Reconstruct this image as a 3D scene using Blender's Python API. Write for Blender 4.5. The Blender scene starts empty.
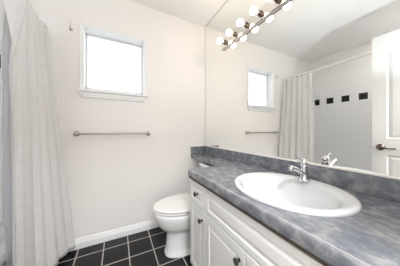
import bpy, bmesh, math, random
from mathutils import Vector, Matrix
random.seed(7)
C = bpy.context.scene
COL = C.collection
PI = math.pi

# ------------------------------------------------------------------ camera, light, exposure
CAM = (-1.016, -1.813, 1.083)
cd = bpy.data.cameras.new('camera')
cd.sensor_width = 36.0
cd.lens = 158.4 / 400 * 36
cd.shift_y = -2.25 / 400
cd.clip_start = 0.02
cam = bpy.data.objects.new('camera', cd)
COL.objects.link(cam)
cam.location = CAM
cam.rotation_euler = (math.radians(90), 0, math.radians(-27.43))
C.camera = cam

C.view_settings.view_transform = 'Standard'
C.view_settings.look = 'None'
C.view_settings.gamma = 1
C.view_settings.use_curve_mapping = False
C.view_settings.exposure = 0.56

w = bpy.data.worlds.new('sky')
C.world = w
w.use_nodes = True
w.node_tree.nodes['Background'].inputs[0].default_value = (0.86, 0.93, 1.0, 1)
w.node_tree.nodes['Background'].inputs[1].default_value = 2.0

# the photographer's flash: it throws the open door's shadow on the ceiling and the tub wall
fl = bpy.data.lights.new('camera_flash', 'SPOT')      # head tilted up, for bounce
fl.energy = 21.0
fl.spot_size = math.radians(108)
fl.spot_blend = 0.6
fl.color = (0.84, 0.93, 1.0)
fl.shadow_soft_size = 0.03
flo = bpy.data.objects.new('camera_flash', fl)
flo.location = (-1.02, -1.80, 1.45)
flo.rotation_euler = Vector((-0.28, 0.34, 0.90)).to_track_quat('-Z', 'Y').to_euler()
COL.objects.link(flo)

# added fill light, unseen, in the hall behind the doorway
hl = bpy.data.lights.new('hall_fill', 'AREA')
hl.shape = 'DISK'
hl.size = 0.35
hl.energy = 38.0
hl.color = (0.94, 0.97, 1.0)
hlo = bpy.data.objects.new('hall_fill', hl)
hlo.location = (-0.95, -2.55, 2.40)
COL.objects.link(hlo)

# added fill light for the dark tub alcove, out of view over its foot
sl = bpy.data.lights.new('alcove_fill', 'AREA')
sl.shape = 'DISK'
sl.size = 0.13
sl.energy = 3.4
sl.color = (0.97, 0.98, 1.0)
slo = bpy.data.objects.new('alcove_fill', sl)
slo.location = (-1.98, -1.38, 2.443)
COL.objects.link(slo)

BULB_STRENGTH = 21.5
C.cycles.max_bounces = 16
C.cycles.diffuse_bounces = 12
C.cycles.glossy_bounces = 8
C.cycles.sample_clamp_indirect = 6.0
C.cycles.blur_glossy = 0.6

# ------------------------------------------------------------------ dimensions (metres)
H = 2.445            # ceiling
XL = -2.375          # wall behind the tub
XR = 0.008           # wall behind the mirror (mirror face is x = 0)
YF = -1.95           # front wall
CT = 0.795           # counter top
CB = 0.745           # counter underside
BS = 0.884           # backsplash top
CFX = -0.550         # counter front
VY0, VY1 = -0.728, -1.90   # vanity cabinet ends
TILE = 0.2032

# ------------------------------------------------------------------ materials
def new_mat(name):
    m = bpy.data.materials.new(name)
    m.use_nodes = True
    nt = m.node_tree
    b = nt.nodes['Principled BSDF']
    return m, nt, b

def plain(name, col, rough=0.5, metal=0.0, spec=0.5, bump=0.0, bscale=200.0, var=0.0, vscale=6.0):
    m, nt, b = new_mat(name)
    b.inputs['Base Color'].default_value = (*col, 1)
    b.inputs['Roughness'].default_value = rough
    b.inputs['Metallic'].default_value = metal
    b.inputs['Specular IOR Level'].default_value = spec
    tc = nt.nodes.new('ShaderNodeTexCoord')
    if var > 0:
        n = nt.nodes.new('ShaderNodeTexNoise')
        n.inputs['Scale'].default_value = vscale
        n.inputs['Detail'].default_value = 4
        nt.links.new(tc.outputs['Object'], n.inputs['Vector'])
        r = nt.nodes.new('ShaderNodeValToRGB')
        r.color_ramp.elements[0].position = 0.35
        r.color_ramp.elements[1].position = 0.65
        r.color_ramp.elements[0].color = (*[c * (1 - var) for c in col], 1)
        r.color_ramp.elements[1].color = (*[min(1, c * (1 + var)) for c in col], 1)
        nt.links.new(n.outputs['Fac'], r.inputs['Fac'])
        nt.links.new(r.outputs['Color'], b.inputs['Base Color'])
    if bump > 0:
        n2 = nt.nodes.new('ShaderNodeTexNoise')
        n2.inputs['Scale'].default_value = bscale
        nt.links.new(tc.outputs['Object'], n2.inputs['Vector'])
        bp = nt.nodes.new('ShaderNodeBump')
        bp.inputs['Strength'].default_value = bump
        bp.inputs['Distance'].default_value = 0.002
        nt.links.new(n2.outputs['Fac'], bp.inputs['Height'])
        nt.links.new(bp.outputs['Normal'], b.inputs['Normal'])
    return m

def grid_mat(name, tile_col, grout_col, pitch, origin, axes, mortar, rough, var=0.0, bump=0.4):
    """square tiles; axes picks the two world coordinates, origin is where lines cross"""
    m, nt, b = new_mat(name)
    geo = nt.nodes.new('ShaderNodeNewGeometry')
    sep = nt.nodes.new('ShaderNodeSeparateXYZ')
    nt.links.new(geo.outputs['Position'], sep.inputs[0])
    com = nt.nodes.new('ShaderNodeCombineXYZ')
    for k in range(2):
        ma = nt.nodes.new('ShaderNodeMath'); ma.operation = 'SUBTRACT'
        nt.links.new(sep.outputs[axes[k]], ma.inputs[0]); ma.inputs[1].default_value = origin[k]
        mm = nt.nodes.new('ShaderNodeMath'); mm.operation = 'DIVIDE'
        nt.links.new(ma.outputs[0], mm.inputs[0]); mm.inputs[1].default_value = pitch
        md = nt.nodes.new('ShaderNodeMath'); md.operation = 'ADD'
        nt.links.new(mm.outputs[0], md.inputs[0]); md.inputs[1].default_value = 100.0
        nt.links.new(md.outputs[0], com.inputs[k])
    br = nt.nodes.new('ShaderNodeTexBrick')
    br.offset = 0.0
    br.squash = 1.0
    br.inputs['Scale'].default_value = 1.0
    br.inputs['Brick Width'].default_value = 1.0
    br.inputs['Row Height'].default_value = 1.0
    br.inputs['Mortar Size'].default_value = mortar
    br.inputs['Mortar Smooth'].default_value = 0.1
    br.inputs['Bias'].default_value = 0.0
    br.inputs['Color1'].default_value = (*[c * (1 - var) for c in tile_col], 1)
    br.inputs['Color2'].default_value = (*[c * (1 + var) for c in tile_col], 1)
    br.inputs['Mortar'].default_value = (*grout_col, 1)
    nt.links.new(com.outputs[0], br.inputs['Vector'])
    nt.links.new(br.outputs['Color'], b.inputs['Base Color'])
    mr = nt.nodes.new('ShaderNodeMapRange')
    nt.links.new(br.outputs['Fac'], mr.inputs['Value'])
    mr.inputs['To Min'].default_value = rough
    mr.inputs['To Max'].default_value = 0.85
    nt.links.new(mr.outputs[0], b.inputs['Roughness'])
    bp = nt.nodes.new('ShaderNodeBump')
    bp.invert = True
    bp.inputs['Strength'].default_value = bump
    bp.inputs['Distance'].default_value = 0.002
    nt.links.new(br.outputs['Fac'], bp.inputs['Height'])
    nt.links.new(bp.outputs['Normal'], b.inputs['Normal'])
    return m

def laminate():
    m, nt, b = new_mat('blue_grey_laminate')
    tc = nt.nodes.new('ShaderNodeTexCoord')
    mp = nt.nodes.new('ShaderNodeMapping')
    mp.inputs['Scale'].default_value = (1.0, 0.75, 1.0)
    mp.inputs['Rotation'].default_value = (0.3, 0.2, 0.6)
    nt.links.new(tc.outputs['Object'], mp.inputs[0])
    n1 = nt.nodes.new('ShaderNodeTexNoise')
    n1.inputs['Scale'].default_value = 25; n1.inputs['Detail'].default_value = 8
    n1.inputs['Roughness'].default_value = 0.66; n1.inputs['Distortion'].default_value = 0.25
    nt.links.new(mp.outputs[0], n1.inputs['Vector'])
    r = nt.nodes.new('ShaderNodeValToRGB')
    e = r.color_ramp.elements
    e[0].position = 0.24; e[0].color = (0.072, 0.085, 0.122, 1)
    e[1].position = 0.78; e[1].color = (0.40, 0.388, 0.378, 1)
    x = e.new(0.5); x.color = (0.168, 0.176, 0.198, 1)
    nt.links.new(n1.outputs['Fac'], r.inputs['Fac'])
    nt.links.new(r.outputs['Color'], b.inputs['Base Color'])
    b.inputs['Roughness'].default_value = 0.24
    b.inputs['Specular IOR Level'].default_value = 0.55
    return m

def cloth(name, col, trans, weave=True):
    m, nt, b = new_mat(name)
    out = nt.nodes['Material Output']
    tc = nt.nodes.new('ShaderNodeTexCoord')
    if weave:
        cols = []
        for sc in ((14, 14, 260), (260, 260, 14)):
            mp = nt.nodes.new('ShaderNodeMapping')
            mp.inputs['Scale'].default_value = sc
            nt.links.new(tc.outputs['Object'], mp.inputs[0])
            n = nt.nodes.new('ShaderNodeTexNoise')
            n.inputs['Scale'].default_value = 1.0; n.inputs['Detail'].default_value = 3
            nt.links.new(mp.outputs[0], n.inputs['Vector'])
            cols.append(n)
        ad = nt.nodes.new('ShaderNodeMath'); ad.operation = 'ADD'
        nt.links.new(cols[0].outputs['Fac'], ad.inputs[0]); nt.links.new(cols[1].outputs['Fac'], ad.inputs[1])
        mr = nt.nodes.new('ShaderNodeMapRange')
        mr.inputs['From Min'].default_value = 0.6; mr.inputs['From Max'].default_value = 1.4
        nt.links.new(ad.outputs[0], mr.inputs['Value'])
        mx = nt.nodes.new('ShaderNodeMix'); mx.data_type = 'RGBA'
        mx.inputs[6].default_value = (*[c * 0.86 for c in col], 1)
        mx.inputs[7].default_value = (*[min(1, c * 1.08) for c in col], 1)
        nt.links.new(mr.outputs[0], mx.inputs[0])
        nt.links.new(mx.outputs[2], b.inputs['Base Color'])
    else:
        b.inputs['Base Color'].default_value = (*col, 1)
    b.inputs['Roughness'].default_value = 0.8 if weave else 0.4
    b.inputs['Specular IOR Level'].default_value = 0.2
    tr = nt.nodes.new('ShaderNodeBsdfTranslucent')
    tr.inputs[0].default_value = (*col, 1)
    ms = nt.nodes.new('ShaderNodeMixShader')
    ms.inputs[0].default_value = trans
    nt.links.new(b.outputs[0], ms.inputs[1]); nt.links.new(tr.outputs[0], ms.inputs[2])
    nt.links.new(ms.outputs[0], out.inputs[0])
    return m

def pane_mat():
    m, nt, b = new_mat('clear_window_glass')
    out = nt.nodes['Material Output']
    t = nt.nodes.new('ShaderNodeBsdfTransparent')
    g = nt.nodes.new('ShaderNodeBsdfGlossy'); g.inputs['Roughness'].default_value = 0.02
    f = nt.nodes.new('ShaderNodeFresnel'); f.inputs[0].default_value = 1.25
    ms = nt.nodes.new('ShaderNodeMixShader')
    nt.links.new(f.outputs[0], ms.inputs[0]); nt.links.new(t.outputs[0], ms.inputs[1]); nt.links.new(g.outputs[0], ms.inputs[2])
    nt.links.new(ms.outputs[0], out.inputs[0])
    return m

def bulb_mat():
    m, nt, b = new_mat('lit_frosted_bulb')
    b.inputs['Base Color'].default_value = (0.9, 0.88, 0.84, 1)
    b.inputs['Emission Color'].default_value = (1.0, 0.87, 0.72, 1)
    b.inputs['Emission Strength'].default_value = BULB_STRENGTH
    return m

M_WALL = plain('cream_wall_paint', (0.835, 0.815, 0.795), 0.7, spec=0.25, bump=0.12, bscale=260)
M_CEIL = plain('white_ceiling_paint', (0.87, 0.865, 0.86), 0.85, spec=0.2, bump=0.15, bscale=180)
M_TRIM = plain('white_trim_paint', (0.84, 0.85, 0.86), 0.35)
M_VINYL = plain('white_vinyl', (0.80, 0.82, 0.84), 0.35)
M_DOOR = plain('white_door_paint', (0.68, 0.69, 0.69), 0.4, bump=0.06, bscale=120)
M_CAB = plain('white_cabinet_foil', (0.72, 0.715, 0.71), 0.32)
M_FLOOR = grid_mat('black_floor_tile', (0.009, 0.009, 0.010), (0.46, 0.43, 0.40), TILE, (-1.334, -0.131), (0, 1), 0.022, 0.30, 0.12, 0.5)
M_FLOOR.node_tree.nodes['Principled BSDF'].inputs['Specular IOR Level'].default_value = 0.3
TP = 0.1085
M_TILE_L = grid_mat('white_wall_tile_side', (0.88, 0.88, 0.875), (0.76, 0.76, 0.75), TP, (-0.309, 1.567), (1, 2), 0.016, 0.2, 0.0, 0.25)
M_TILE_B = grid_mat('white_wall_tile_end', (0.88, 0.88, 0.875), (0.76, 0.76, 0.75), TP, (-1.814, 1.567), (0, 2), 0.016, 0.2, 0.0, 0.25)
M_BLACK = plain('black_glazed_tile', (0.012, 0.012, 0.014), 0.2, var=0.2)
M_LAM = laminate()
M_EDGE = plain('pale_edge_line', (0.40, 0.36, 0.345), 0.5)
M_STRIP = plain('shadow_strip_brown', (0.07, 0.05, 0.038), 0.8, var=0.2, vscale=80)
M_CERAMIC = plain('white_vitreous_china', (0.75, 0.755, 0.76), 0.08)
M_SINK = plain('white_sink_china', (0.62, 0.63, 0.645), 0.10)
M_SEAT = plain('white_seat_plastic', (0.78, 0.775, 0.765), 0.22)
M_CHROME = plain('polished_chrome', (0.66, 0.66, 0.67), 0.09, metal=1)
M_BAR = plain('brushed_bar_chrome', (0.86, 0.83, 0.80), 0.10, metal=1)
M_SOCK = plain('dark_nickel_socket', (0.075, 0.06, 0.05), 0.35, metal=0.7)
M_NICKEL = plain('satin_nickel', (0.45, 0.43, 0.40), 0.3, metal=1)
M_BRONZE = plain('aged_pewter', (0.15, 0.125, 0.105), 0.32, metal=1)
M_KNOB = plain('black_knob_metal', (0.035, 0.033, 0.033), 0.3, metal=0.6)
M_MIRROR = plain('silver_mirror', (0.955, 0.96, 0.94), 0.0, metal=1)
M_MEDGE = plain('dark_mirror_edge', (0.16, 0.155, 0.13), 0.4)
M_SHEEN = plain('white_painted_sheen', (0.82, 0.79, 0.75), 0.35)
M_CURT = cloth('linen_curtain_cloth', (0.90, 0.89, 0.89), 0.33)
M_LINER = cloth('white_liner_vinyl', (0.92, 0.93, 0.95), 0.55, False)
M_RODW = plain('white_rod_enamel', (0.82, 0.80, 0.77), 0.25)
M_TUB = plain('white_tub_enamel', (0.78, 0.79, 0.80), 0.12)
M_DARK = plain('dark_drain_hole', (0.02, 0.02, 0.02), 0.5)
M_PANE = pane_mat()
M_BULB = bulb_mat()
M_HALLFLOOR = plain('hall_carpet', (0.35, 0.31, 0.26), 0.95, bump=0.5, bscale=400, var=0.1, vscale=60)

# ------------------------------------------------------------------ mesh helpers
def box(bm, x0, x1, y0, y1, z0, z1, bev=0.0, seg=2):
    x0, x1 = sorted((x0, x1)); y0, y1 = sorted((y0, y1)); z0, z1 = sorted((z0, z1))
    r = bmesh.ops.create_cube(bm, size=1.0)
    vs = r['verts']
    for v in vs:
        v.co = Vector(((x0 + x1) / 2 + v.co.x * (x1 - x0), (y0 + y1) / 2 + v.co.y * (y1 - y0), (z0 + z1) / 2 + v.co.z * (z1 - z0)))
    if bev > 0:
        es = list({e for v in vs for e in v.link_edges})
        bmesh.ops.bevel(bm, geom=es, offset=bev, segments=seg, profile=0.5, affect='EDGES')

def nb():
    return bmesh.new()

def boxbm(*a, **k):
    bm = nb(); box(bm, *a, **k); return bm

def loft(bm, rings, cap0=True, cap1=True, mat=0):
    """rings: lists of equal length of points"""
    vr = [[bm.verts.new(p) for p in r] for r in rings]
    n = len(vr[0])
    for a, b in zip(vr[:-1], vr[1:]):
        for i in range(n):
            f = bm.faces.new((a[i], a[(i + 1) % n], b[(i + 1) % n], b[i])); f.material_index = mat
    if cap0: bm.faces.new(list(reversed(vr[0]))).material_index = mat
    if cap1: bm.faces.new(vr[-1]).material_index = mat
    return vr

def frame_of(d):
    d = Vector(d).normalized()
    up = Vector((0, 0, 1)) if abs(d.z) < 0.95 else Vector((1, 0, 0))
    a = d.cross(up).normalized()
    return a, a.cross(d).normalized()

def lathe(bm, base, axis, prof, n=24, cap0=True, cap1=True):
    """prof: (distance along axis, radius)"""
    base = Vector(base); ax = Vector(axis).normalized(); a, b = frame_of(ax)
    loft(bm, [[base + ax * h + (a * math.cos(2 * PI * i / n) + b * math.sin(2 * PI * i / n)) * max(r, 1e-4) for i in range(n)] for h, r in prof], cap0, cap1)

def tube(bm, pts, rads, n=16, flat=1.0):
    pts = [Vector(p) for p in pts]
    if not hasattr(rads, '__len__'): rads = [rads] * len(pts)
    rings = []
    for i, p in enumerate(pts):
        d = (pts[min(i + 1, len(pts) - 1)] - pts[max(i - 1, 0)])
        a, b = frame_of(d)
        rings.append([p + (a * math.cos(2 * PI * k / n) + b * flat * math.sin(2 * PI * k / n)) * rads[i] for k in range(n)])
    loft(bm, rings)

def spline(pts, per=8):
    pts = [Vector(p) for p in pts]
    out = []
    for i in range(len(pts) - 1):
        p0, p1, p2, p3 = pts[max(i - 1, 0)], pts[i], pts[i + 1], pts[min(i + 2, len(pts) - 1)]
        for k in range(per):
            t = k / per
            out.append(0.5 * ((2 * p1) + (p2 - p0) * t + (2 * p0 - 5 * p1 + 4 * p2 - p3) * t * t + (3 * p1 - p0 - 3 * p2 + p3) * t ** 3))
    out.append(pts[-1])
    return out

def ell(cx, cy, z, a, b, n=64, p=2.0):
    r = []
    for i in range(n):
        t = 2 * PI * i / n
        c, s = math.cos(t), math.sin(t)
        r.append(Vector((cx + a * math.copysign(abs(c) ** (2 / p), c), cy + b * math.copysign(abs(s) ** (2 / p), s), z)))
    return r

def origin_of(o):
    v = Vector((0, 0, 0))
    while o is not None:
        v += o.location; o = o.parent
    return v

def obj(name, bm, mats, parent=None, smooth=None, loc=None):
    """links ONE mesh object; geometry is given in world coordinates"""
    bmesh.ops.recalc_face_normals(bm, faces=bm.faces[:])
    org = origin_of(parent) if parent else Vector(loc or (0, 0, 0))
    bm.transform(Matrix.Translation(-org))
    me = bpy.data.meshes.new(name)
    bm.to_mesh(me); bm.free()
    for m in (mats if isinstance(mats, (list, tuple)) else [mats]):
        me.materials.append(m)
    if smooth is not None:
        for p in me.polygons: p.use_smooth = True
        try: me.set_sharp_from_angle(angle=math.radians(smooth))
        except Exception: pass
    o = bpy.data.objects.new(name, me)
    COL.objects.link(o)
    if parent: o.parent = parent
    else: o.location = org
    return o

def tag(o, label, cat, group=None):
    o['label'] = label; o['category'] = cat
    if group: o['group'] = group
    return o

def thing(name, label, cat, loc, group=None):
    o = bpy.data.objects.new(name, None)
    COL.objects.link(o)
    o.location = loc
    o.empty_display_size = 0.05
    return tag(o, label, cat, group)

def struct(name, bm, m, label=None, cat=None, parent=None, smooth=None):
    o = obj(name, bm, m, parent, smooth)
    if not parent:
        o['kind'] = 'structure'
        if label: o['label'] = label
        if cat: o['category'] = cat
    return o

# ------------------------------------------------------------------ room shell
struct('floor', boxbm(XL - 0.1, XR + 0.1, YF - 0.0, 0.0, -0.06, 0.0), M_FLOOR, 'black square ceramic floor tiles with pale grout lines', 'floor')
struct('ceiling', boxbm(XL - 0.1, XR + 0.1, -3.2, 0.15, H, H + 0.08), M_CEIL, 'flat white painted bathroom ceiling', 'ceiling')

WX0, WX1, WZ0, WZ1 = -1.298, -0.763, 1.450, 2.048     # window opening
bm = nb()
box(bm, XL - 0.1, WX0, 0, 0.15, -0.06, H)
box(bm, WX1, XR + 0.1, 0, 0.15, -0.06, H)
box(bm, WX0, WX1, 0, 0.15, -0.06, WZ0)
box(bm, WX0, WX1, 0, 0.15, WZ1, H)
struct('wall_back', bm, M_WALL, 'cream painted wall with the window and towel bar', 'wall')
struct('wall_left', boxbm(XL - 0.1, XL, YF - 0.1, 0, -0.06, H), M_WALL, 'cream painted wall above the tub tiles', 'wall')
struct('wall_right', boxbm(XR, XR + 0.1, YF - 0.1, 0, -0.06, H), M_WALL, 'cream wall behind the big mirror and vanity', 'wall')
DX0, DX1, DZ = -1.34, -0.575, 2.055
bm = nb()
box(bm, XL, DX0 - 0.02, YF - 0.1, YF, -0.06, H)
box(bm, DX1 + 0.02, XR, YF - 0.1, YF, -0.06, H)
box(bm, DX0 - 0.02, DX1 + 0.02, YF - 0.1, YF, DZ + 0.02, H)
struct('wall_front', bm, M_WALL, 'cream wall holding the doorway behind the viewer', 'wall')
bm = nb()
box(bm, DX0 - 0.02, DX0, YF - 0.1, YF, 0, DZ); box(bm, DX1, DX1 + 0.02, YF - 0.1, YF, 0, DZ); box(bm, DX0 - 0.02, DX1 + 0.02, YF - 0.1, YF, DZ, DZ + 0.02)
struct('trim_1', bm, M_TRIM, 'white jamb lining of the doorway', 'door jamb')
bm = nb()
box(bm, -2.0, -1.9, -3.2, YF - 0.1, -0.06, H); box(bm, 0.0, 0.1, -3.2, YF - 0.1, -0.06, H); box(bm, -2.0, 0.1, -3.3, -3.2, -0.06, H)
struct('wall_hall', bm, M_WALL, 'cream hall walls beyond the doorway', 'wall')
struct('floor_hall', boxbm(-2.0, 0.1, -3.2, YF, -0.06, 0.0), M_HALLFLOOR, 'brown carpet of the hall beyond the doorway', 'floor')
# short wall that closes the foot of the tub
TUBY = -1.545
struct('wall_tub_end', boxbm(XL, -1.60, YF, TUBY, 0, H), M_WALL, 'cream stub wall at the foot of the bathtub', 'wall')

# tile surround of the tub: side wall, window-end wall, plus the black accent band (flat pattern in the same mesh)
TT = 2.075
def accent(bm, axis, centers):
    h = 0.0515
    for c in centers:
        if axis == 'y': box(bm, XL + 0.0075, XL + 0.0092, c - h, c + h, 1.621 - h, 1.621 + h)
        else: box(bm, c - h, c + h, -0.0092, -0.0075, 1.621 - h, 1.621 + h)
        for f in bm.faces[-6:]: f.material_index = 1
bm = nb(); box(bm, XL, XL + 0.008, TUBY, -0.008, 0.36, TT)
accent(bm, 'y', [-0.146 - 0.217 * k for k in range(7)])
struct('wall_tile_side', bm, [M_TILE_L, M_BLACK], 'white square tiles behind the tub with a row of black accent tiles', 'tiled wall')
bm = nb(); box(bm, XL + 0.008, -1.475, -0.008, 0, 0.36, TT, 0.0015, 1); box(bm, -1.60, -1.475, -0.008, 0, 0.0, 0.359)
accent(bm, 'x', [-1.868 + 0.217, -1.868, -1.868 - 0.217, -1.868 - 0.434])
struct('wall_tile_end', bm, [M_TILE_B, M_BLACK], 'white square tiles on the window wall beside the shower curtain', 'tiled wall')

# baseboard along the window wall
def baseboard(name, x0, x1):
    prof = [(0, 0), (-0.016, 0), (-0.016, 0.052), (-0.0135, 0.056), (-0.0135, 0.062), (-0.011, 0.066), (-0.009, 0.078), (-0.006, 0.084), (-0.006, 0.089), (0, 0.090)]
    bm = nb()
    loft(bm, [[Vector((x, y, z)) for y, z in prof] for x in (x0, x1)])
    struct(name, bm, M_TRIM, 'white moulded baseboard along the window wall', 'baseboard')
baseboard('baseboard_back', -1.474, XR)

# window
win = bpy.data.objects.new('window_1', None); COL.objects.link(win); win.location = ((WX0 + WX1) / 2, 0, 1.45)
win['kind'] = 'structure'; win['label'] = 'small bright white framed window above the towel bar'; win['category'] = 'window'
bm = nb()
cw, ct_ = 0.031, 0.016
def mould(bm, quad_out, quad_in):   # a mitred casing piece: outer edge thick, inner edge thin
    pass
# casing: U-shaped picture frame, mitred, with a stepped profile (outer bead, flat, inner bead)
prof = [(0.0, 0.0), (0.0, -0.018), (0.006, -0.020), (0.010, -0.016), (0.022, -0.013), (0.026, -0.015), (0.031, -0.012), (0.031, 0.0)]
ox0, ox1, oz1, bz = WX0 - 0.028, WX1 + 0.031, WZ1 + 0.029, 1.470
path = []
for d, y in prof:
    path.append([Vector((ox0 + d, y, bz)), Vector((ox0 + d, y, oz1 - d)), Vector((ox1 - d, y, oz1 - d)), Vector((ox1 - d, y, bz))])
rings = [[path[k][j] for k in range(len(prof))] for j in range(4)]
loft(bm, rings)
obj('window_casing', bm, M_TRIM, win)
bm = nb()   # jamb lining
box(bm, WX0, WX0 + 0.004, 0.0, 0.15, 1.470, WZ1); box(bm, WX1 - 0.004, WX1, 0.0, 0.15, 1.470, WZ1); box(bm, WX0, WX1, 0.0, 0.15, WZ1 - 0.004, WZ1)
obj('jamb_lining', bm, M_TRIM, win)
bm = nb()   # sash
sx0, sx1, sz0, sz1 = WX0 + 0.004, WX1 - 0.004, 1.470, WZ1 - 0.004
box(bm, sx0, sx0 + 0.014, 0.09, 0.13, sz0, sz1, 0.002); box(bm, sx1 - 0.014, sx1, 0.09, 0.13, sz0, sz1, 0.002)
box(bm, sx0, sx1, 0.09, 0.13, sz1 - 0.016, sz1, 0.002); box(bm, sx0, sx1, 0.09, 0.13, sz0, sz0 + 0.042, 0.002)
obj('window_frame', bm, M_VINYL, win)
obj('window_pane', boxbm(sx0 + 0.010, sx1 - 0.010, 0.106, 0.111, sz0 + 0.03, sz1 - 0.01), M_PANE, win)
bm = nb()
box(bm, -1.341, -0.720, -0.040, 0.0, 1.449, 1.469, 0.005, 3); box(bm, WX0 + 0.0005, WX1 - 0.0005, -0.005, 0.15, 1.4505, 1.469)
obj('window_sill', bm, M_TRIM, win)
bm = nb()   # apron: raking ends, small bead along the bottom
pr_ = [(0, 1.449, 0.0), (-0.016, 1.449, 0.0), (-0.016, 1.418, 0.0), (-0.012, 1.412, 0.0), (-0.016, 1.404, 0.0), (-0.013, 1.396, 0.0), (0, 1.395, 0.0)]
rk = lambda z: (1.449 - z) / 0.054 * 0.026
loft(bm, [[Vector((-1.330 + rk(z), y, z)) for y, z, _ in pr_], [Vector((-0.735 - rk(z), y, z)) for y, z, _ in pr_]])
obj('window_apron', bm, M_TRIM, win)

# ------------------------------------------------------------------ door, standing open
DFX, DBX = -1.340, -1.375
DY0, DY1 = -1.173, -1.935
dr = bpy.data.objects.new('door_1', None); COL.objects.link(dr); dr.location = (DFX, DY1, 0.008)
dr['kind'] = 'structure'; dr['label'] = 'white panelled door standing open, seen in the mirror'; dr['category'] = 'door'

def rect_panel(bm, plane, steps, u0, u1, v0, v1, sgn=1):
    """nested rectangles on a vertical face; plane(u, v, h) -> point"""
    rings = []
    for ins, h in steps:
        rings.append([Vector(plane(u, v, h)) for u, v in ((u0 + ins, v0 + ins), (u1 - ins, v0 + ins), (u1 - ins, v1 - ins), (u0 + ins, v1 - ins))])
    vr = loft(bm, rings, False, True)
    return vr

bm = nb()
yl, yh = DY1, DY0
zs = [(0.115 + 0.10, 0.845), (1.005, 1.875)]
st = 0.100
pu = [(yl + st, (yl + yh) / 2 - 0.045), ((yl + yh) / 2 + 0.045, yh - st)]
steps = [(0, 0), (0.004, -0.003), (0.010, -0.009), (0.016, -0.009), (0.040, -0.002), (0.046, -0.002)]
for side, fx, s in ((0, DFX, 1), (1, DBX, -1)):
    us = [yl] + [q for p in pu for q in p] + [yh]
    vs = [0.008] + [q for p in zs for q in p] + [2.045]
    for i in range(len(us) - 1):
        for j in range(len(vs) - 1):
            if i % 2 == 1 and j % 2 == 1:
                rect_panel(bm, (lambda u, v, h, fx=fx, s=s: (fx + s * h, u, v)), steps, us[i], us[i + 1], vs[j], vs[j + 1])
            else:
                bm.faces.new([bm.verts.new((fx, u, v)) for u, v in ((us[i], vs[j]), (us[i + 1], vs[j]), (us[i + 1], vs[j + 1]), (us[i], vs[j + 1]))])
for a, b in (((yl, 0.008), (yh, 0.008)), ((yh, 0.008), (yh, 2.045)), ((yh, 2.045), (yl, 2.045)), ((yl, 2.045), (yl, 0.008))):
    bm.faces.new([bm.verts.new(q) for q in ((DFX, *a), (DFX, *b), (DBX, *b), (DBX, *a))])
bmesh.ops.remove_doubles(bm, verts=bm.verts[:], dist=0.0002)
obj('door_leaf', bm, M_DOOR, dr)
bm = nb()
lathe(bm, (DFX, -1.234, 0.918), (1, 0, 0), [(0, 0.030), (0.004, 0.032), (0.008, 0.029), (0.012, 0.020), (0.024, 0.013), (0.030, 0.014), (0.040, 0.012), (0.041, 0.0)], 24)
hd = obj('door_handle', bm, M_BRONZE, dr, 40)
bm = nb()
tube(bm, spline([(DFX + 0.033, -1.232, 0.918), (DFX + 0.036, -1.258, 0.914), (DFX + 0.036, -1.290, 0.908), (DFX + 0.035, -1.320, 0.909), (DFX + 0.034, -1.338, 0.912)], 6),
     [0.011] * 6 + [0.0095] * 6 + [0.008] * 6 + [0.0085] * 6 + [0.006], 12, 0.8)
obj('lever', bm, M_BRONZE, hd, 60)
bm = nb(); box(bm, DFX - 0.029, DFX - 0.006, DY0 - 0.001, DY0 + 0.0015, 0.888, 0.948, 0.0005, 1)
lp = obj('latch_plate', bm, M_NICKEL, dr)
bm = nb(); box(bm, DFX - 0.023, DFX - 0.012, DY0, DY0 + 0.010, 0.908, 0.928, 0.002, 1)
obj('latch_bolt', bm, M_NICKEL, lp)
for z in (0.25, 1.05, 1.80):
    bm = nb(); lathe(bm, (DFX + 0.004, DY1 + 0.001, z), (0, 0, 1), [(0, 0.006), (0.09, 0.006)], 10)
    obj('hinge', bm, M_NICKEL, dr, 40)

# ------------------------------------------------------------------ wall mirror
mi = thing('wall_mirror', 'large frameless mirror covering the wall above the vanity counter', 'mirror', (XR, -0.95, BS))
bm = nb(); box(bm, 0.0, XR, -1.94, -0.004, BS + 0.009, H - 0.006)
obj('glass', bm, M_MIRROR, mi)
bm = nb()
box(bm, 0.0, XR, -0.004, -0.0005, BS + 0.002, H); box(bm, 0.0, XR, -1.94, -0.004, H - 0.006, H - 0.0005)
obj('edge_strip', bm, M_MEDGE, mi)
bm = nb(); box(bm, -0.010, XR, -1.94, -0.020, BS + 0.0005, BS + 0.009, 0.001, 1)  # white strip painting the bright sheen along the backsplash top
obj('sheen_strip', bm, M_SHEEN, mi)

# ------------------------------------------------------------------ vanity cabinet
FX = -0.517      # face frame front
van = thing('vanity_cabinet', 'white bathroom vanity cabinet with raised panel fronts under the grey counter', 'cabinet', (-0.26, (VY0 + VY1) / 2, 0))
bm = nb()
box(bm, FX, 0.004, VY0 - 0.018, VY0, 0.09, CB - 0.0005); box(bm, FX, 0.004, VY1, VY1 + 0.018, 0.09, CB - 0.0005)
box(bm, FX, 0.004, VY1, VY0, 0.09, 0.108); box(bm, -0.012, 0.004, VY1, VY0, 0.09, CB - 0.01)
box(bm, FX, FX + 0.018, VY1, VY0, CB - 0.045, CB - 0.0005); box(bm, FX, FX + 0.018, VY1, VY0, 0.550, 0.595); box(bm, FX, FX + 0.018, VY1, VY0, 0.09, 0.125)
for y in (VY0 - 0.02, -0.957, -1.304, -1.651, VY1 + 0.02): box(bm, FX, FX + 0.018, y - 0.02, y + 0.02, 0.09, CB - 0.0005)
obj('body', bm, M_CAB, van)
obj('toe_kick', boxbm(-0.455, -0.437, VY1, VY0, 0, 0.09), M_CAB, van)

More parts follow.
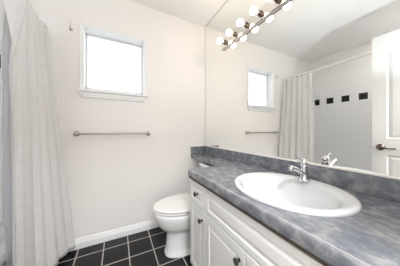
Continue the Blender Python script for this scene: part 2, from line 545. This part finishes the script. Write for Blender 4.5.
def front_panel(y0, y1, z0, z1, bd):
    bm = nb(); t = 0.019
    pl = lambda u, v, h: (FX - h, u, v)
    s = [(0.0, 0.0), (0.0, t - 0.004), (0.0012, t - 0.0012), (0.004, t), (bd, t), (bd + 0.003, t - 0.004), (bd + 0.008, t - 0.0065), (bd + 0.012, t - 0.0065),
         (bd + 0.020, t - 0.002), (bd + 0.027, t - 0.0005), (bd + 0.030, t - 0.0005)]
    y0, y1 = sorted((y0, y1))
    rings = [[Vector(pl(u, v, h)) for u, v in ((y0 + i, z0 + i), (y1 - i, z0 + i), (y1 - i, z1 - i), (y0 + i, z1 - i))] for i, h in s]
    loft(bm, rings, True, True)
    return bm
def knob(parent, y, z):
    bm = nb()
    x = FX - 0.019
    lathe(bm, (x, y, z), (-1, 0, 0), [(0, 0.009), (0.002, 0.009), (0.004, 0.0055), (0.012, 0.005), (0.015, 0.010), (0.018, 0.0148), (0.022, 0.0155), (0.026, 0.0125), (0.0285, 0.006), (0.029, 0.0)], 20)
    obj('knob', bm, M_KNOB, parent, 50)
ZD0, ZD1, ZB0, ZB1 = 0.574, 0.727, 0.105, 0.568
g = 0.0025
ys = [VY0, -0.957, -1.304, -1.651, VY1]
d1 = obj('drawer', front_panel(ys[0] - 0.002, ys[1] + g, ZD0, ZD1, 0.030), M_CAB, van); knob(d1, -0.852, 0.655)
d2 = obj('false_drawer_front', front_panel(ys[1] - g, ys[3] + g, ZD0, ZD1, 0.030), M_CAB, van)
d3 = obj('drawer', front_panel(ys[3] - g, ys[4] + 0.002, ZD0, ZD1, 0.030), M_CAB, van); knob(d3, -1.776, 0.655)
for a, b, k in ((ys[0] - 0.002, ys[1] + g, -0.918), (ys[1] - g, ys[2] + g, -1.268), (ys[2] - g, ys[3] + g, -1.340), (ys[3] - g, ys[4] + 0.002, -1.690)):
    dd = obj('door', front_panel(a, b, ZB0, ZB1, 0.045), M_CAB, van); knob(dd, k, 0.508)

# ------------------------------------------------------------------ countertop (runs on over the toilet tank)
CY0, CY1 = -0.712, -1.945
SX, SY = -0.276, -1.310       # sink centre
top = thing('countertop', 'mottled blue grey laminate countertop running on over the toilet tank', 'countertop', (-0.27, -1.0, CB))
def countertop_mesh():
    cu = bpy.data.curves.new('tmp', 'CURVE'); cu.dimensions = '2D'; cu.fill_mode = 'BOTH'
    SHX = -0.206
    pts = [(0.004, -0.001), (SHX, -0.001)]
    rc = 0.035
    for k in range(0, 9):      # concave corner between the narrow shelf and the counter's left end
        t = k / 8 * PI / 2
        pts.append((SHX - rc * (1 - math.cos(t)), CY0 + rc - rc * math.sin(t)))
    r = 0.010
    for k in range(0, 7):
        t = k / 6 * PI / 2
        pts.append((CFX + r - r * math.sin(t), CY0 - r + r * math.cos(t)))
    pts += [(CFX, CY1), (0.004, CY1)]
    hole = [(SX - 0.012 + 0.211 * math.cos(2 * PI * i / 64), SY + 0.241 * math.sin(2 * PI * i / 64)) for i in range(64)]
    for P in (pts, hole):
        s = cu.splines.new('POLY'); s.points.add(len(P) - 1)
        for q, p in zip(s.points, P): q.co = (p[0], p[1], 0, 1)
        s.use_cyclic_u = True
    bv = 0.010
    cu.extrude = (CT - CB) / 2 - bv; cu.bevel_depth = bv; cu.bevel_resolution = 3; cu.offset = -bv
    o = bpy.data.objects.new('tmp', cu); COL.objects.link(o)
    dg = bpy.context.evaluated_depsgraph_get(); dg.update()
    me = bpy.data.meshes.new_from_object(o.evaluated_get(dg))
    bm = nb(); bm.from_mesh(me)
    bpy.data.objects.remove(o); bpy.data.curves.remove(cu); bpy.data.meshes.remove(me)
    for f in bm.faces: f.material_index = 0
    bm.transform(Matrix.Translation((0, 0, (CT + CB) / 2)))
    bmesh.ops.remove_doubles(bm, verts=bm.verts[:], dist=0.0002)
    return bm
obj('worktop', countertop_mesh(), M_LAM, top, 35)
bm = nb(); box(bm, CFX + 0.0095, CFX + 0.0125, CY1, CY0 - 0.012, CT - 0.0008, CT + 0.0003)  # thin pale strip along the counter's front top edge
obj('edge_line', bm, M_EDGE, top)
bm = nb(); box(bm, CFX + 0.004, FX - 0.001, CY1, CY0 - 0.010, CB - 0.009, CB - 0.0002)  # dark strip painting the shadow line under the counter front
obj('shadow_strip', bm, M_STRIP, top)
bm = nb(); box(bm, -0.0185, -0.0005, CY1, -0.0195, CT + 0.0002, BS, 0.002, 2)
obj('backsplash', bm, M_LAM, top)
bm = nb(); box(bm, -0.206, -0.0005, -0.019, -0.001, CT + 0.0002, BS, 0.002, 2)
obj('side_splash', bm, M_LAM, top)

# ------------------------------------------------------------------ sink and faucet
sk = thing('sink', 'oval white drop-in sink set into the grey counter', 'sink', (SX, SY, CT))
bm = nb()
BX, BY = SX - 0.018, SY
def er(z, a, b, f): return ell(SX + (BX - SX) * f, SY, z, a, b, 72)
rings = [er(0.655, 0.03, 0.035, 1), er(0.66, 0.11, 0.14, 1), er(0.70, 0.168, 0.198, 1), er(0.76, 0.190, 0.223, 1), er(CT + 0.0003, 0.197, 0.230, 0.8),
         er(CT + 0.0003, 0.235, 0.267, 0), er(CT + 0.007, 0.237, 0.269, 0), er(CT + 0.013, 0.233, 0.265, 0), er(CT + 0.016, 0.226, 0.257, 0), er(CT + 0.0158, 0.214, 0.247, 0.2),
         er(CT + 0.0135, 0.201, 0.236, 0.6), er(CT + 0.010, 0.192, 0.226, 0.95), er(CT + 0.003, 0.183, 0.217, 1), er(CT - 0.015, 0.175, 0.209, 1), er(CT - 0.05, 0.158, 0.190, 1), er(CT - 0.085, 0.130, 0.158, 1),
         er(CT - 0.112, 0.088, 0.108, 1), er(CT - 0.122, 0.05, 0.06, 1), er(CT - 0.126, 0.03, 0.035, 1)]
loft(bm, rings)
obj('basin', bm, M_SINK, sk, 60)
bm = nb(); lathe(bm, (BX, BY, CT - 0.1262), (0, 0, 1), [(0, 0.029), (0.003, 0.029), (0.0045, 0.024), (0.0035, 0.016), (0.0035, 0.0)], 24)
obj('drain', bm, M_CHROME, sk, 40)

FXc, FYc, FZ = -0.112, -1.306, CT + 0.0145
fa = thing('faucet', 'small chrome single lever faucet on the back rim of the sink', 'faucet', (FXc, FYc, FZ))
bm = nb()
loft(bm, [ell(FXc, FYc, FZ, 0.027, 0.030, 28), ell(FXc, FYc, FZ + 0.006, 0.027, 0.030, 28), ell(FXc, FYc, FZ + 0.010, 0.023, 0.024, 28),
          ell(FXc, FYc, FZ + 0.030, 0.019, 0.020, 28), ell(FXc, FYc, FZ + 0.075, 0.017, 0.018, 28), ell(FXc, FYc, FZ + 0.084, 0.0185, 0.0195, 28), ell(FXc, FYc, FZ + 0.088, 0.017, 0.018, 28)])
obj('body', bm, M_CHROME, fa, 40)
bm = nb()
tube(bm, spline([(FXc - 0.004, FYc, FZ + 0.036), (FXc - 0.045, FYc, FZ + 0.058), (FXc - 0.090, FYc, FZ + 0.080), (FXc - 0.118, FYc, FZ + 0.088)], 6),
     [0.015] * 6 + [0.0135] * 6 + [0.013] * 6 + [0.0125], 18, 0.85)
sp = obj('spout', bm, M_CHROME, fa, 50)
bm = nb()
lathe(bm, (FXc - 0.112, FYc, FZ + 0.090), (-0.25, 0, -1), [(0, 0.0125), (0.006, 0.013), (0.018, 0.013), (0.020, 0.0115), (0.024, 0.0115), (0.0245, 0.009), (0.022, 0.008)], 20)
obj('aerator', bm, M_CHROME, sp, 40)
bm = nb()
lathe(bm, (FXc, FYc, FZ + 0.0885), (0, 0, 1), [(0, 0.0175), (0.004, 0.0205), (0.014, 0.0215), (0.024, 0.018), (0.031, 0.010), (0.033, 0.0)], 24)
hn = obj('handle', bm, M_CHROME, fa, 50)
bm = nb()
tube(bm, spline([(FXc - 0.002, FYc, FZ + 0.112), (FXc - 0.030, FYc + 0.002, FZ + 0.121), (FXc - 0.058, FYc + 0.004, FZ + 0.131)], 6), [0.0085] * 6 + [0.007] * 6 + [0.0065], 14, 0.6)
obj('lever', bm, M_CHROME, hn, 50)

# ------------------------------------------------------------------ vanity light bar
NB, BY0, BSP = 8, -0.464, 0.1525
LZ = 2.006
lb = thing('vanity_light', 'chrome light bar with a row of round lit bulbs on the mirror', 'light fixture', (-0.0, BY0 - BSP * 3.5, LZ))
bm = nb(); box(bm, -0.018, -0.0005, BY0 + 0.072, BY0 - BSP * (NB - 1) - 0.072, LZ - 0.050, LZ + 0.050, 0.004, 3)
obj('back_plate', bm, M_BAR, lb)
bm = nb(); box(bm, -0.0195, -0.0125, BY0 + 0.072, BY0 - BSP * (NB - 1) - 0.072, LZ - 0.0530, LZ - 0.0502, 0.0008, 1)  # dark strip standing in for the shaded underside of the bar
obj('underside_shade', bm, M_BRONZE, lb)
for k in range(NB):
    y = BY0 - BSP * k
    bm = nb(); lathe(bm, (-0.018, y, LZ), (-1, 0, 0), [(0, 0.024), (0.003, 0.024), (0.006, 0.019), (0.034, 0.0185), (0.036, 0.015), (0.037, 0.010)], 24)
    so = obj('socket', bm, M_SOCK, lb, 40)
    bm = nb()
    pf = [(0.0, 0.0095), (0.006, 0.0092)]
    R_, cx_ = 0.0265, 0.009 + 0.0250
    for i in range(1, 17):
        t = 0.34 + (PI - 0.34) * i / 16
        pf.append((cx_ - R_ * math.cos(t), max(R_ * math.sin(t), 0.0002)))
    lathe(bm, (-0.0552, y, LZ), (-1, 0, 0), pf, 28)
    obj('bulb', bm, M_BULB, so, 70)

dl = thing('alcove_fill_fixture', 'added round white fill light in the ceiling over the tub foot', 'ceiling light', (-1.98, -1.38, H))
bm = nb()  # ring around the added alcove fill, no known fixture here
loft(bm, [ell(-1.98, -1.38, H - 0.0002, 0.090, 0.090, 40), ell(-1.98, -1.38, H - 0.006, 0.088, 0.088, 40), ell(-1.98, -1.38, H - 0.008, 0.078, 0.078, 40), ell(-1.98, -1.38, H - 0.0005, 0.070, 0.070, 40)], False, False)
obj('fill_trim_ring', bm, M_TRIM, dl, 50)

# ------------------------------------------------------------------ toilet
TY = -0.432
to = thing('toilet', 'white toilet with closed lid between the vanity and window wall', 'toilet', (-0.40, TY, 0))
bm = nb()
N = 48
def tr(z, x0, x1, b, p=2.2):  # ring from front x0 to back x1
    return ell((x0 + x1) / 2, TY, z, abs(x1 - x0) / 2, b, N, p)
rings = [tr(0.0, -0.648, -0.15, 0.112, 2.6), tr(0.018, -0.646, -0.15, 0.110, 2.6), tr(0.03, -0.640, -0.155, 0.102, 2.6), tr(0.06, -0.634, -0.16, 0.095, 2.5), tr(0.12, -0.630, -0.17, 0.092, 2.4), tr(0.18, -0.628, -0.17, 0.093, 2.4), tr(0.205, -0.634, -0.17, 0.099, 2.3),
         tr(0.222, -0.658, -0.17, 0.118), tr(0.240, -0.686, -0.16, 0.140), tr(0.27, -0.710, -0.155, 0.158), tr(0.305, -0.725, -0.15, 0.170), tr(0.34, -0.735, -0.14, 0.180), tr(0.365, -0.741, -0.13, 0.185), tr(0.378, -0.740, -0.13, 0.184), tr(0.383, -0.733, -0.135, 0.178)]
loft(bm, rings)
obj('bowl', bm, M_CERAMIC, to, 60)
def egg(z, grow):
    r = []
    xb, xf, wd = -0.245 , -0.748 - grow, 0.183 + grow
    xm = -0.47
    for i in range(N):
        t = 2 * PI * i / N
        c, s = math.cos(t), math.sin(t)
        if c < 0: r.append(Vector((xm + (xm - xf) * c, TY + wd * s, z)))
        else: r.append(Vector((xm + (xb + grow - xm) * abs(c) ** 0.72, TY + wd * math.copysign(abs(s) ** 0.85, s), z)))
    return r
bm = nb(); loft(bm, [egg(0.3832, -0.034), egg(0.3895, -0.034), egg(0.3900, -0.016), egg(0.3965, -0.001), egg(0.398, 0.0), egg(0.4015, 0.0), egg(0.4030, -0.003), egg(0.4037, -0.025)])
obj('seat', bm, M_SEAT, to, 60)
bm = nb(); loft(bm, [egg(0.4038, -0.034), egg(0.4105, -0.034), egg(0.4110, -0.017), egg(0.4175, -0.001), egg(0.419, 0.000), egg(0.423, 0.000), egg(0.4255, -0.004), egg(0.427, -0.018), egg(0.4275, -0.06), egg(0.4278, -0.12)])
obj('lid', bm, M_SEAT, to, 60)
for s in (-1, 1):
    bm = nb(); box(bm, -0.243, -0.213, TY + s * 0.075 - 0.02, TY + s * 0.075 + 0.02, 0.3835, 0.424, 0.006, 2)
    obj('seat_hinge', bm, M_SEAT, to)
def rr(x0, x1, b, z, p=7): return ell((x0 + x1) / 2, TY, z, (x1 - x0) / 2, b, 64, p)
bm = nb(); loft(bm, [rr(-0.185, -0.012, 0.185, 0.396), rr(-0.192, -0.010, 0.195, 0.42), rr(-0.200, -0.006, 0.212, 0.55), rr(-0.203, -0.004, 0.216, 0.690)])
obj('tank', bm, M_CERAMIC, to, 50)
bm = nb(); loft(bm, [rr(-0.210, 0.000, 0.222, 0.6905), rr(-0.214, 0.002, 0.226, 0.696), rr(-0.214, 0.002, 0.226, 0.714), rr(-0.208, -0.002, 0.220, 0.722), rr(-0.19, -0.012, 0.20, 0.725)])
obj('tank_lid', bm, M_CERAMIC, to, 50)
bm = nb(); lathe(bm, (-0.2035, TY + 0.15, 0.64), (-1, 0, 0), [(0, 0.012), (0.006, 0.012), (0.014, 0.006), (0.018, 0.006)], 16)
tube(bm, [(-0.219, TY + 0.155, 0.64), (-0.222, TY + 0.11, 0.637), (-0.222, TY + 0.075, 0.634)], [0.006, 0.005, 0.006], 10)
obj('flush_lever', bm, M_CHROME, to, 50)
bm = nb(); lathe(bm, (-0.44, TY - 0.105, 0.017), (0, -0.3, 1), [(0, 0.014), (0.008, 0.0135), (0.014, 0.008), (0.015, 0.0)], 14)
obj('bolt_cap', bm, M_SEAT, to, 50)

# ------------------------------------------------------------------ towel bar and hook
tb = thing('towel_bar', 'empty satin metal towel bar on the wall under the window', 'towel bar', (-1.035, 0, 1.055))
TZ = 1.056
for x in (-1.350, -0.719):
    bm = nb(); lathe(bm, (x, -0.0002, TZ), (0, -1, 0), [(0, 0.024), (0.004, 0.0245), (0.008, 0.021), (0.011, 0.0155), (0.022, 0.012), (0.034, 0.0125), (0.040, 0.0165), (0.052, 0.0185), (0.062, 0.0165), (0.067, 0.010), (0.068, 0.0)], 24)
    obj('bracket', bm, M_NICKEL, tb, 40)
bm = nb(); tube(bm, [(-1.350, -0.050, TZ), (-0.719, -0.050, TZ)], 0.0088, 18)
obj('bar', bm, M_NICKEL, tb, 50)
hk = thing('robe_hook', 'small metal robe hook high on the wall left of the window', 'hook', (-1.392, 0, 2.0))
bm = nb(); lathe(bm, (-1.392, -0.0002, 2.0), (0, -1, 0), [(0, 0.014), (0.003, 0.0145), (0.006, 0.011), (0.009, 0.006), (0.010, 0.0)], 18)
obj('mounting_plate', bm, M_NICKEL, hk, 40)
bm = nb(); tube(bm, spline([(-1.392, -0.008, 2.0), (-1.392, -0.024, 1.992), (-1.392, -0.038, 1.994), (-1.392, -0.043, 2.008)], 6), [0.004] * 18 + [0.005], 10)
obj('prong', bm, M_NICKEL, hk, 60)
bm = nb(); tube(bm, spline([(-1.392, -0.006, 2.004), (-1.394, -0.014, 2.03), (-1.395, -0.018, 2.062)], 5), 0.0022, 8)
obj('upper_wire', bm, M_NICKEL, hk, 60)

# ------------------------------------------------------------------ bathtub, curtain rod, curtain, liner
TX0, TX1, TZ1 = XL + 0.0095, -1.605, 0.36
tub = thing('bathtub', 'white built-in bathtub behind the shower curtain', 'bathtub', ((TX0 + TX1) / 2, -0.78, 0))
bm = nb()
cxm, cym = (TX0 + TX1) / 2, (TUBY - 0.0095) / 2
hx, hy = (TX1 - TX0) / 2, (-0.0095 - TUBY) / 2 - 0.001
def tr2(ix, iy, z, p): return ell(cxm, cym, z, hx - ix, hy - iy, 72, p)
loft(bm, [tr2(0.012, 0, 0.0, 40), tr2(0.012, 0, 0.05, 40), tr2(0.02, 0, 0.08, 40), tr2(0.02, 0, 0.29, 40), tr2(0.0, 0, 0.315, 40), tr2(0, 0, TZ1 - 0.012, 40), tr2(0.008, 0.004, TZ1 - 0.001, 40), tr2(0.05, 0.06, TZ1 - 0.001, 10), tr2(0.075, 0.09, TZ1 - 0.004, 6),
          tr2(0.09, 0.11, TZ1 - 0.02, 5), tr2(0.11, 0.15, 0.25, 4.5), tr2(0.13, 0.19, 0.12, 4), tr2(0.19, 0.26, 0.085, 3.5)])
obj('tub_shell', bm, M_TUB, tub, 40)
bm = nb(); lathe(bm, (cxm, -1.20, 0.0855), (0, 0, 1), [(0, 0.03), (0.003, 0.03), (0.004, 0.02), (0.004, 0.0)], 20)
obj('drain', bm, M_CHROME, tub, 40)

RX, RZ = -1.595, 1.988
rod = thing('curtain_rod', 'straight white shower curtain rod spanning the tub alcove', 'curtain rod', (RX, -0.77, RZ))
bm = nb(); tube(bm, [(RX, -0.010, RZ), (RX, TUBY + 0.001, RZ)], 0.0125, 18)
obj('rod', bm, M_RODW, rod, 50)
for y, d in ((-0.0095, -1), (TUBY + 0.0005, 1)):
    bm = nb(); lathe(bm, (RX, y, RZ), (0, d, 0), [(0, 0.030), (0.005, 0.030), (0.012, 0.022), (0.024, 0.018), (0.025, 0.013)], 24)
    obj('end_flange', bm, M_RODW, rod, 40)

def smooth01(t):
    t = max(0.0, min(1.0, t)); return t * t * (3 - 2 * t)

def sheet(name, fn, ns, nt_, mat, thick=0.0012):
    bm = nb()
    vs = [[bm.verts.new(fn(i / ns, j / nt_)) for j in range(nt_ + 1)] for i in range(ns + 1)]
    for i in range(ns):
        for j in range(nt_):
            bm.faces.new((vs[i][j], vs[i + 1][j], vs[i + 1][j + 1], vs[i][j + 1]))
    o = obj(name, bm, mat, None, 180, loc=fn(0.5, 1.0))
    md = o.modifiers.new('cloth_thickness', 'SOLIDIFY'); md.thickness = thick; md.offset = 0
    return o

CTOP, CBOT = 1.961, 0.045
NF = 6.0
rnd = [random.uniform(-1, 1) for _ in range(40)]
def wob(s, k):   # smooth random function of s
    x = s * 6 + k; i = int(math.floor(x)) % 30; f = smooth01(x - math.floor(x))
    return rnd[i] * (1 - f) + rnd[i + 1] * f
def curtain(s, t):
    """s 0 = far end at the window wall, 1 = near end; t 0 = top, 1 = hem"""
    fold = max(0.0, s - 1.0) / 0.12; s = min(s, 1.0)
    y = -0.024 + (-0.538 + 0.024) * s
    # hangs under the rod, pushed out over the tub rim towards the room at the window end
    out = 0.028 + 0.185 * (t ** 1.1) * (1 - s) ** 1.3 + 0.022 * smooth01(t * 1.6)
    x = RX + out
    ph = 2 * PI * NF * (s + 0.05 * wob(s, 3)) + 0.9
    amp = (0.026 - 0.013 * smooth01(t * 1.3)) * (0.75 + 0.35 * wob(s, 17))
    x += amp * math.sin(ph) + 0.010 * t * math.sin(2 * PI * 2.3 * s + 1.0) + 0.010 * t * wob(s, 11)
    y += 0.012 * (1 - 0.5 * t) * math.cos(ph) * min(1, s * 8) * min(1, (1 - s) * 8)
    z = CTOP + (CBOT - CTOP) * t
    if t < 0.04: z += 0.010 * math.cos(ph) * (1 - t / 0.04)
    # the near top corner droops into a flap that folds back over the first pleat
    e = smooth01((s - 0.80) / 0.20) * smooth01(1 - t * 3.2)
    x += 0.050 * e; y += 0.075 * e
    if fold > 0:
        wd = 0.012 + 0.135 * max(0.0, 1 - t * 4.6) ** 1.1
        x -= wd * fold; y += 0.02 * fold * (1 - t) + 0.010 * math.sin(PI * fold) 
    return Vector((x, min(y, -0.0125), z))
cu = sheet('shower_curtain', lambda s, t: curtain(s * 1.12, t), 240, 60, M_CURT)
tag(cu, 'cream linen shower curtain bunched at the window end of the tub', 'shower curtain')

def liner(s, t):
    # hangs just behind the linen cloth, outside the tub rim
    y = -0.050 + (-0.350 - 0.068 * smooth01(t * 3.5)) * s
    x = RX - 0.036 + 0.036 * smooth01(t * 3.0) * (1 - 0.6 * smooth01((s - 0.75) / 0.25)) + 0.006 * math.sin(2 * PI * 9 * s + 3 * t)
    x = max(x, -1.598) if t > 0.75 else x
    y += 0.004 * math.sin(23 * t) * smooth01((s - 0.8) / 0.2)
    z = 1.955 + (0.05 - 1.955) * t
    return Vector((x, y, z))
li = sheet('shower_liner', liner, 180, 30, M_LINER, 0.0006)
tag(li, 'thin white plastic liner hanging behind the linen curtain', 'shower liner')

# curtain rings on the rod
bm = nb()
def ring_bm(y):
    bm = nb()
    n, R = 20, 0.019
    rings = []
    for i in range(n):
        a = 2 * PI * i / n
        c = Vector((RX + R * math.cos(a), y, RZ - 0.0045 + R * math.sin(a)))
        dx = Vector((math.cos(a), 0, math.sin(a)))
        rings.append([c + dx * 0.0022 * math.cos(2 * PI * k / 8) + Vector((0, 1, 0)) * 0.0022 * math.sin(2 * PI * k / 8) for k in range(8)])
    loft(bm, rings + [rings[0]], False, False)
    bmesh.ops.remove_doubles(bm, verts=bm.verts[:], dist=0.00005)
    return bm
r0 = None
for k in range(9):
    y = -0.058 - k * 0.0535
    if r0 is None:
        r0 = obj('curtain_ring', ring_bm(y), M_RODW, None, 60, loc=(RX, y, RZ))
        o = r0
    else:
        o = r0.copy(); COL.objects.link(o); o.location = (RX, y, RZ)
    tag(o, 'small white ring on the rod above the shower curtain', 'curtain ring', 'rings holding the shower curtain')
